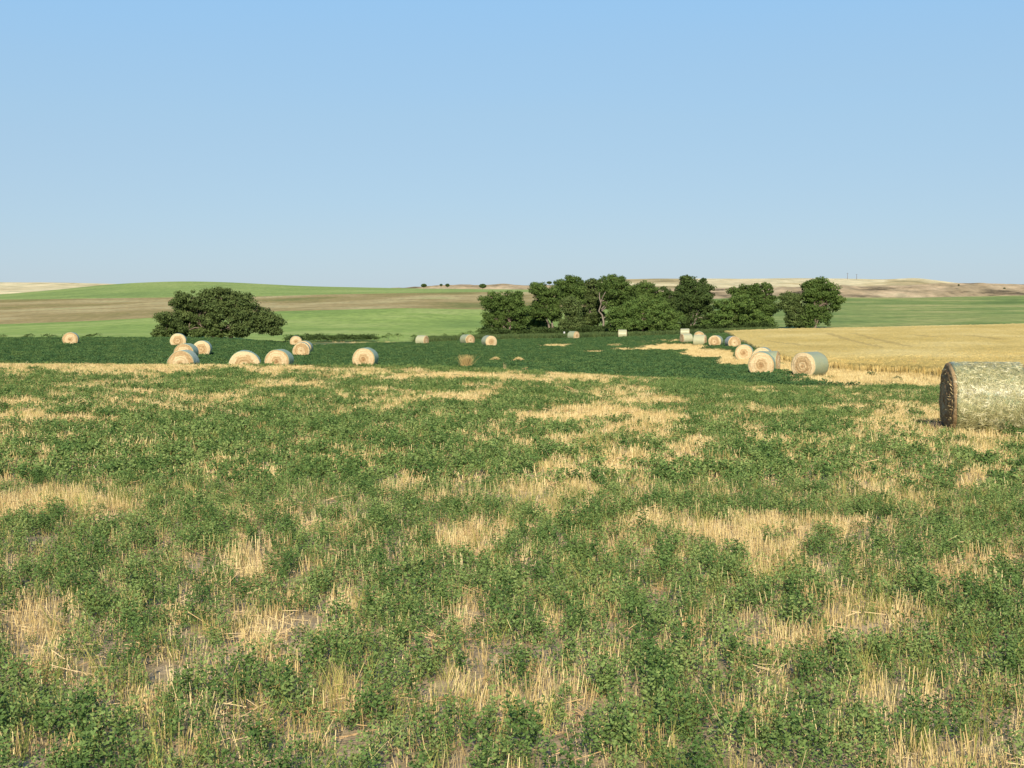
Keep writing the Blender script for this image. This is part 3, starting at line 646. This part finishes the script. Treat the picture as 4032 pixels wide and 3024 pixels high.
tree('grove_tree', 'tree', 258, [(2092, 1230, 30, 30), (2100, 1265, 36, 26), (2130, 1280, 36, 26)], [(2110, 2105, 1240)], 'tree_light', 'low light green tree filling the gap between the first two grove trees', G, seed=5)
tree('grove_tree', 'tree', 256, [(2245, 1108, 44, 22), (2235, 1130, 48, 26), (2275, 1135, 26, 26), (2250, 1175, 52, 30)], [(2235, 2245, 1120)], 'tree_mid', 'tall dark tree with a flat rounded top left of the grove middle', G, seed=6)
tree('grove_tree', 'tree', 246, [(2250, 1205, 38, 34), (2250, 1250, 42, 36), (2235, 1285, 36, 24), (2275, 1275, 26, 30)], [(2222, 2240, 1220), (2262, 2262, 1220)], 'tree_grey', 'bushy olive tree below the flat topped tree, behind the far bale', G, seed=7)
tree('grove_tree', 'tree', 262, [(2320, 1125, 40, 20), (2345, 1112, 24, 16), (2310, 1155, 42, 28), (2355, 1160, 34, 30), (2330, 1190, 40, 22), (2340, 1235, 50, 40), (2310, 1270, 40, 28)], [(2330, 2330, 1140), (2350, 2360, 1150)], 'tree_grey', 'thin greyish tree with an open crown above the dark hollow of the grove', G, seed=8, dens=.8, bark_='palebark')
tree('grove_tree', 'tree', 252, [(2400, 1105, 36, 21), (2440, 1110, 30, 20), (2390, 1135, 34, 24), (2435, 1145, 48, 34), (2470, 1165, 28, 34), (2400, 1185, 34, 30), (2440, 1200, 40, 34)], [(2382, 2360, 1150), (2392, 2430, 1160)], 'tree_mid', 'tallest middle tree of the grove with a leaning pale trunk', G, seed=9, bark_='palebark')
tree('grove_tree', 'tree', 256, [(2535, 1130, 34, 22), (2550, 1155, 48, 30), (2510, 1175, 36, 30), (2580, 1180, 34, 30), (2540, 1215, 50, 28)], [(2535, 2535, 1150)], 'tree_mid', 'rounded dark tree behind the light green bushes, right of the tallest middle tree', G, seed=10)
tree('grove_bush', 'bush', 240, [(2430, 1240, 40, 30), (2470, 1222, 45, 34), (2530, 1210, 55, 34), (2590, 1215, 48, 34), (2640, 1250, 40, 36), (2560, 1260, 70, 42), (2470, 1275, 60, 30), (2650, 1285, 30, 20), (2420, 1285, 36, 18), (2600, 1285, 50, 20)], [(2530, 2530, 1230), (2600, 2610, 1240)], 'tree_light', 'broad light green bushy tree in the front middle of the grove', G, seed=11)
tree('grove_tree', 'tree', 262, [(2615, 1155, 26, 22), (2640, 1185, 38, 34), (2600, 1200, 34, 30), (2655, 1220, 34, 30)], [(2630, 2630, 1170)], 'tree_dark', 'shorter dark tree in the dip left of the pale trunked tree', G, seed=12)
tree('grove_tree', 'tree', 246, [(2700, 1100, 20, 16), (2712, 1118, 30, 26), (2690, 1145, 28, 26), (2770, 1110, 14, 14), (2772, 1135, 30, 26), (2740, 1160, 52, 32), (2715, 1190, 48, 32), (2780, 1185, 30, 36), (2740, 1225, 62, 34), (2700, 1250, 28, 28), (2785, 1250, 30, 28)], [(2723, 2718, 1130), (2728, 2765, 1150)], 'tree_dark', 'tall dark double topped tree with a pale trunk behind the bale cluster', G, seed=13, bark_='palebark')
tree('grove_tree', 'tree', 258, [(2895, 1155, 24, 20), (2935, 1145, 34, 24), (2990, 1140, 48, 24), (3010, 1175, 40, 32), (2970, 1180, 44, 30), (3020, 1215, 34, 30), (2990, 1235, 40, 28)], [(2996, 2990, 1160), (2990, 3010, 1170)], 'tree_mid', 'broad topped dark tree at the right end of the grove', G, seed=14)
tree('grove_bush', 'bush', 244, [(2870, 1215, 50, 36), (2920, 1195, 44, 34), (2830, 1255, 46, 30), (2900, 1255, 62, 34), (2960, 1255, 42, 34), (2800, 1275, 30, 16), (2850, 1282, 50, 14)], [(2880, 2880, 1230)], 'tree_light', 'lighter bushy tree in front of the broad topped tree, above the wheat tip', G, seed=15)
tree('pale_shrub', 'shrub', 246, [(3028, 1260, 16, 16), (3032, 1278, 16, 12)], [(3028, 3028, 1265)], 'tree_light', 'small pale shrub beside the trunk of the broad topped tree', None, seed=16, trunk_r=.08)
tree('round_tree', 'tree', 250, [(3110, 1170, 34, 18), (3120, 1190, 36, 28), (3085, 1205, 22, 20), (3130, 1230, 36, 30), (3105, 1265, 18, 26), (3150, 1265, 44, 26)], [(3150, 3125, 1200)], 'tree_grey', 'lower grey-green tree standing against the left of the rightmost tall tree', None, seed=17)
tree('tall_tree', 'tree', 248, [(3222, 1112, 40, 20), (3215, 1140, 48, 32), (3260, 1140, 34, 28), (3230, 1180, 66, 34), (3285, 1175, 24, 32), (3290, 1205, 16, 20), (3215, 1225, 50, 34), (3250, 1255, 24, 28), (3185, 1262, 40, 24), (3195, 1160, 30, 24)], [(3205, 3215, 1150), (3207, 3240, 1160)], 'tree_mid', 'rightmost tall round-headed tree standing apart behind the wheat', None, seed=18)
# far dots on the ridge
for i, (px, y, w, h, lab) in enumerate(((1669, 1124, 11, 6, 'dark juniper at the left end of the far pale ridge'), (1737, 1122, 5, 3, 'tiniest dark juniper on the far ridge, second from the left'), (1762, 1123, 8, 5, 'small dark juniper on the far ridge, third from the left'),
                                      (1901, 1126, 14, 8, 'round dark juniper on the far ridge nearest to the grove'), (2163, 1113, 10, 5, 'dark bush on the skyline just behind the second grove tree'), (2186, 1113, 8, 4, 'dark bush on the skyline between the two left tall grove trees'), (3775, 1122, 3, 2, 'tiny juniper at the top of the pink bluff'), (3955, 1136, 4, 3, 'small juniper on the face of the pink bluff at far right'))):
    d = 1290 if px < 1750 else 1400
    if 1600 < px < 1950: d = 1110
    k = d / FPX; root = empty('juniper', ((px - CX) * k, d, CAMZ - (y + h - YH) * k)); tag(root, lab, 'bush', 'junipers dotted along the far ridge')
    r = np.random.default_rng(300 + i); n = 700; v = unit(r.normal(size=(n, 3))) * np.array([w, w * .8, h]) * k * (.5 + .5 * r.random((n, 1)) ** .4); v[:, 2] += h * k
    u = unit(r.normal(size=(n, 3))) * .55; ww = unit(np.cross(u, r.normal(size=(n, 3)))) * .35
    V, F = quads(v, u, ww); link('crown', mesh_arr('crown', V, F), M['tree_dark'], root)
    V, F = tube([(0, 0, -1.2), (0, 0, h * k)], [.25, .15]); link('trunk', mesh_arr('trunk', V, F), M['bark'], root)
# weeds standing on the field edge
wl = [(1512, 14), (1530, 17), (1568, 16), (1632, 14), (1710, 9), (1752, 12), (1790, 9), (1822, 15), (1852, 18), (1890, 13), (1484, 9), (1462, 8)]
wd = ['ragged weed with a forked top', 'tall ragged weed', 'slim weed', 'leaning weed', 'short weed tuft', 'round weed tuft', 'little weed', 'upright weed', 'tallest narrow weed', 'bushy weed', 'small low weed', 'tiny weed']
wp = ['left of the open gap before the light green slope', 'right beside the forked weed on the bank', 'alone between the forked weeds and the side-on far bale', 'just left of the far side-on bale', 'just right of the far side-on bale', 'between the far side-on bale and the bale pair', 'left above the bale pair', 'directly behind the left bale of the pair', 'behind the pair of far bales', 'right behind the right bale of the pair next to the grove', 'next to the end of the low weed row', 'closest to the low dark weed row']
for i, (px, h) in enumerate(wl):
    d = float(dE(px)) + 3 + (i % 3) * 2; k = d / FPX; root = empty('tall_weed', at(px, d)); tag(root, wd[i] + ' ' + wp[i], 'weed', 'weeds standing along the far field edge')
    r = np.random.default_rng(500 + i); V, F = alfalfa_mesh(6, 9, h * k * 1.5, h * k * .30, .09, r); link('foliage', mesh_arr('foliage', V, F), M['tree_mid'], root)
    V, F = tube([(0, 0, -.05), (.02, 0, h * k * 1.1)], [.03, .012], 5); link('stem', mesh_arr('stem', V, F), M['bark'], root)
# white post in the grove
root = empty('post', at(2222, 241)); tag(root, 'short white post at the foot of the grove left of the far bale', 'post')
V, F = tube([(0, 0, -.1), (0, 0, 1.0), (0, 0, 1.04)], [.16, .16, .02], 10); link('shaft', mesh_arr('shaft', V, F), M['whitepost'], root)
# utility poles on the skyline
for px, yt_, yb_, lab in ((3337, 1074, 1099, 'left and taller of two thin utility poles on the tan skyline'), (3373, 1079, 1099, 'right and shorter of two thin utility poles on the tan skyline')):
    d = 2560; k = d / FPX; h = (yb_ - yt_) * k; root = empty('utility_pole', ((px - CX) * k, d, CAMZ - (yb_ - YH) * k)); tag(root, lab, 'pole', 'utility poles on the skyline')
    V, F = tube([(0, 0, -1), (0, 0, h)], [.5, .32], 8); link('pole', mesh_arr('pole', V, F), M['pole'], root)
    V, F = tube([(-2.2, 0, h * .9), (2.2, 0, h * .9)], [.16, .16], 6); link('crossarm', mesh_arr('crossarm', V, F), M['pole'], root)

# ------------------------------------------------------------------ bales
def bale_meshes(Rr, L, seed, seg=72, big=False):
    """axis along Y. squashed a little at the bottom; hay body (ends) and net sleeve"""
    r = np.random.default_rng(seed); ph = r.random(6) * 6.28
    def prof(th, y, rad):
        k = 1 + .018 * np.sin(2 * th + ph[0]) + .012 * np.sin(3 * th + ph[1]) + .008 * np.sin(5 * th + ph[2] + y * 2) + (fbm(th * 3 + 10, y * 4 + seed, 3, seed) - .5) * .035
        x = rad * k * np.cos(th) * 1.025; z = rad * k * np.sin(th)
        fl = -Rr * .93; z = np.where(z < fl, fl + (z - fl) * .25, z); z = np.where(z < 0, z * .975, z)
        return x, z + Rr * .955
    ths = np.linspace(0, 2 * np.pi, seg, endpoint=False)
    # radial rings from core of one end over the side to the other
    rings = []
    nr = 22
    for i in range(nr):
        t = (i + .15) / nr; rad = Rr * .965 * t
        y = -L / 2 - .07 * (1 - t ** 3) + .012 * math.sin(t * 34 + seed)
        rings.append((rad, y))
    rings += [(Rr * .985, -L / 2 + .012), (Rr * .992, -L / 2 + .05)]
    for t in np.linspace(0, 1, 14)[1:-1]: rings.append((Rr * .985, -L / 2 + L * t))
    rings += [(Rr * .992, L / 2 - .05), (Rr * .985, L / 2 - .012)]
    for i in range(nr - 1, -1, -1):
        t = (i + .15) / nr; rings.append((Rr * .965 * t, L / 2 + .07 * (1 - t ** 3) + .012 * math.sin(t * 31)))
    V = []; 
    for rad, y in rings:
        x, z = prof(ths, np.full(seg, y), rad)
        if rad < Rr * .97:
            ctr = Rr * .955; z = ctr * .985 + (z - ctr)
            y = y + (fbm(x * 9 + 3, z * 9, 3, seed) - .5) * .05
        V.append(np.stack([x, np.broadcast_to(y, seg), z], -1))
    V = np.concatenate(V); n = len(rings); i = np.arange(n * seg).reshape(n, seg); j = np.roll(i, -1, 1)
    F = np.stack([i[:-1], j[:-1], j[1:], i[1:]], -1).reshape(-1, 4)
    # close centres
    V = np.concatenate([V, V[:seg].mean(0)[None], V[(n - 1) * seg:n * seg].mean(0)[None]]); c0, c1 = len(V) - 2, len(V) - 1
    fs = [(j[0, a], i[0, a], c0, c0) for a in range(seg)]
    tri0 = np.array([(i[0, (2 * a + 2) % seg], i[0, 2 * a + 1], i[0, 2 * a], c0) for a in range(seg // 2)]); tri1 = np.array([(i[-1, 2 * a], i[-1, 2 * a + 1], i[-1, (2 * a + 2) % seg], c1) for a in range(seg // 2)])
    F = np.concatenate([F, tri0, tri1]); hay = mesh_arr('hay', V, F, True)
    # net: closed sleeve 8 mm proud
    V = []; ny = 26; inset = .05 if big else .02
    ys = np.linspace(-L / 2 + inset, L / 2 - inset, ny)
    for q in range(ny):
        y = ys[q] + (.02 if q in (0, ny - 1) else 0) * np.sin(ths * 5 + ph[3]) ; x, z = prof(ths, np.full(seg, ys[q]), Rr * 1.004 + .006); V.append(np.stack([x, np.broadcast_to(y, seg), z], -1))
    for q in (ny - 1, 0):
        x, z = prof(ths, np.full(seg, ys[q]), Rr * .955); V.append(np.stack([x, np.full(seg, ys[q]), z], -1))
    V = np.concatenate(V); n = ny + 2; i = np.arange(n * seg).reshape(n, seg); j = np.roll(i, -1, 1)
    F = np.stack([i[:-1], j[:-1], j[1:], i[1:]], -1).reshape(-1, 4)
    F = np.concatenate([F, np.stack([i[-1], j[-1], j[0], i[0]], -1)]); net = mesh_arr('net', V, F, True)
    return hay, net
VAR = [bale_meshes(.80, 1.5, s) for s in (1, 2, 3, 4)]
NETC = {'t': (.16, .31, .20), 'p': (.32, .42, .30), 'g': (.20, .29, .19), 'w': (.38, .42, .27), 'b': (.15, .21, .23), 'n': (.2, .35, .25)}
GB = 'round hay bales lying on the field'
for i, (px, yb_, d, rel, D, nc, lab) in enumerate(BALES):
    beta = math.degrees(math.atan2(px - CX, FPX)); al = beta + rel
    big = d < 40
    X = (px - CX) / FPX * d; z = gz(px, d)
    root = empty('hay_bale', (X, d, z - .02), -R(al)); tag(root, lab, 'hay bale', GB)
    s = D / 1.6
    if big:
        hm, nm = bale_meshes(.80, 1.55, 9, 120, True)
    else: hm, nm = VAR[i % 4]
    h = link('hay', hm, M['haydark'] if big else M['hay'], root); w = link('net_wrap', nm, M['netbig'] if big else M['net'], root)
    for o in (h, w): o.scale = (s, s, s); o.color = (*NETC[nc], 1)
    if not big:
        r = np.random.default_rng(900 + i); root.scale = (.98 + .05 * r.random(), .95 + .12 * r.random(), 1.01 - .05 * r.random()) if px != 2997 else (.97, 1, 1.04)
        root.rotation_euler[1] = (r.random() - .5) * .10
    r = np.random.default_rng(700 + i)
    if big:
        # loose straws poking from the ends, and a clump fallen at the left foot
        V = []; F = []
        for q in range(1500):
            a = r.random() * 6.28; rad = .80 * math.sqrt(r.random()) * .98; e = -1 if q % 3 else 1
            c = np.array([rad * math.cos(a), e * (.795 + .03 * r.random()), .765 + rad * math.sin(a) * .95]); dd = np.array([-math.sin(a), e * (.15 + .35 * r.random()), math.cos(a)]) + r.normal(size=3) * .45
            dd = dd / np.linalg.norm(dd) * (.04 + .08 * r.random()); sd = np.cross(dd, r.normal(size=3)); sd = sd / np.linalg.norm(sd) * .0028
            b = len(V); V += [c - sd, c + sd, c + dd + sd, c + dd - sd]; F.append((b, b + 1, b + 2, b + 3))
        Vs = []; Fs = []
        for q in range(7500):
            a = r.random() * 6.28; y = (r.random() - .5) * 1.43; R0 = .812; u = np.array([math.cos(a) * 1.025, 0, math.sin(a)]); tg = np.array([-math.sin(a), 0, math.cos(a)])
            ang = r.normal() * .9 + (1.57 if r.random() < .6 else 0); dd = (tg * math.sin(ang) + np.array([0, 1, 0]) * math.cos(ang)) * (.03 + .07 * r.random() ** 2)
            c = u * (R0 + .012 * r.random()); c[1] = y; c[2] += .765; nn_ = unit((u + r.normal(size=3) * .5)[None])[0]; sd = unit(np.cross(dd, nn_)[None])[0] * .0030
            if c[2] < .06: continue
            b = len(Vs); Vs += [c - dd - sd, c - dd + sd, c + dd + sd + u * .006, c + dd - sd + u * .006]; Fs.append((b, b + 1, b + 2, b + 3))
        link('wrapped_straw', mesh_arr('wrapped_straw', np.array(Vs), np.array(Fs)), M['palestraw'], w)
        link('loose_straw', mesh_arr('loose_straw', np.array(V), np.array(F)), M['straw'], root)
        V = []; F = []
        for q in range(1600):
            a = r.normal(size=3) * np.array([.17, .10, .06]); c = np.array([a[0] - .25, -.95 + a[1], .10 + abs(a[2])]); dd = unit((r.normal(size=3) * np.array([1, 1, .4]))[None])[0] * (.05 + .07 * r.random()); sd = unit(np.cross(dd, r.normal(size=3))[None])[0] * .004
            b = len(V); V += [c - sd, c + sd, c + dd + sd, c + dd - sd]; F.append((b, b + 1, b + 2, b + 3))
        o = link('hay_clump', mesh_arr('hay_clump', np.array(V), np.array(F)), M['bark']); o.matrix_world = root.matrix_world
        o.location = root.location; o.rotation_euler = root.rotation_euler
        tag(o, 'dark clump of fallen hay at the left foot of the nearest bale', 'hay clump')
# grass tuft and straw heaps on the dark field
d = find_d(1835, 1458, 0, 72, 200); root = empty('grass_tuft', at(1835, d)); tag(root, 'pale yellow grass tuft standing alone on the dark field', 'grass tuft')
V, F = blades_mesh(560, .26, .7, 1.25, .026, .20, np.random.default_rng(77), .25); link('blades', mesh_arr('blades', V, F), M['straw'], root)
for px, y, lab in ((1952, 1431, 'larger low heap of pale straw right of the yellow grass tuft'), (2042, 1432, 'smaller low heap of pale straw farther right of the grass tuft')):
    d = find_d(px, y, 0, 72, 200); root = empty('straw_heap', at(px, d, .12)); tag(root, lab, 'straw heap', 'straw heaps on the dark field')
    r = np.random.default_rng(int(px)); n = 900; wx = .42 if px < 2000 else .34; c = r.normal(size=(n, 3)) * np.array([wx, .3, .0]); c[:, 2] = .10 + .32 * np.exp(-(c[:, 0] / .45) ** 2) * r.random(n)
    u = unit(r.normal(size=(n, 3)) * np.array([1, 1, .5])) * .11; w = unit(np.cross(u, r.normal(size=(n, 3)))) * .012
    V, F = quads(c, u, w); link('straw', mesh_arr('straw', V, F), M['straw'], root)
# dry weeds by the wheat edge
for px, y, h, n, lab in ((3600, 1462, 1.0, 40, 'tallest brown dry weed standing before the wheat, left of the nearest bale'), (3472, 1456, .8, 45, 'broad brown dry weed before the wheat, farther left of the nearest bale'), (3500, 1460, .6, 30, 'shorter dry weed right beside the broad brown one'), (2790, 1475, .45, 14, 'thin dry weed on the near end of the dark field left of the ringed bale'), (1985, 1478, .62, 12, 'thin dry weed poking up at the crest below the straw heaps')):
    d = find_d(px, y, 0, 60, 90); root = empty('dry_weed', at(px, d)); tag(root, lab, 'weed', 'dry weeds near the crest')
    V, F = blades_mesh(n, .16, h * .5, h, .02, .12, np.random.default_rng(int(px)), .1); link('stalks', mesh_arr('stalks', V, F), M['drygrass'], root)

# ------------------------------------------------------------------ camera, light, sky
cam = bpy.data.cameras.new('camera'); co = bpy.data.objects.new('camera', cam); COL.objects.link(co)
co.location = (0, 0, CAMZ); co.rotation_euler = (R(90), 0, 0)
cam.sensor_width = 36; cam.lens = 36 * FPX / 4032; cam.shift_y = -(1512 - YH) / 4032; cam.clip_start = .1; cam.clip_end = 20000
S.camera = co
w = bpy.data.worlds.new('World'); S.world = w; w.use_nodes = True
nt = w.node_tree; bg = nt.nodes['Background']; sky = nt.nodes.new('ShaderNodeTexSky'); sky.sky_type = 'NISHITA'; sky.sun_disc = False
sky.sun_elevation = R(SUN_EL); sky.sun_rotation = R(180 + SUN_AZ); sky.altitude = 600; sky.air_density = 1.0; sky.dust_density = .6; sky.ozone_density = 1.6
# physical sky blended with a measured clear-evening gradient over elevation (real sky tones, same in every direction)
tc = N(nt, 'ShaderNodeTexCoord'); sp = N(nt, 'ShaderNodeSeparateXYZ'); nt.links.new(tc.outputs['Generated'], sp.inputs[0])
gz_ = mth(nt, 'ADD', mth(nt, 'MULTIPLY', noise(nt, 1.2, 3, .5, coord='Generated', mapscale=(.8, .8, 7)), .09), mth(nt, 'SUBTRACT', sp.outputs['Z'], .045))
grad = ramp(nt, gz_, [(0.0, (2.32, 3.18, 4.20)), (.06, (2.34, 3.32, 4.38)), (.14, (2.22, 3.50, 4.75)), (.24, (1.95, 3.60, 5.45)), (.6, (.9, 2.0, 4.0)), (1.0, (.5, 1.3, 3.0))])
nt.links.new(mix(nt, .82, sky.outputs[0], grad), bg.inputs[0]); bg.inputs[1].default_value = .12
sl = bpy.data.lights.new('sun', 'SUN'); sl.energy = 4.8; sl.angle = R(.5); sl.color = (1, .88, .68)
so = bpy.data.objects.new('sun', sl); COL.objects.link(so)
# light travels away from the sun, which stands behind the camera
az = R(SUN_AZ); el = R(SUN_EL)
from mathutils import Vector
dirv = Vector((math.sin(az) * math.cos(el), math.cos(az) * math.cos(el), -math.sin(el)))
so.rotation_euler = dirv.to_track_quat('-Z', 'Y').to_euler(); so.location = (0, -10, 20)
S.view_settings.view_transform = 'Standard'; S.view_settings.look = 'None'; S.view_settings.gamma = 1; S.view_settings.exposure = 0.35
S.render.engine = 'CYCLES'
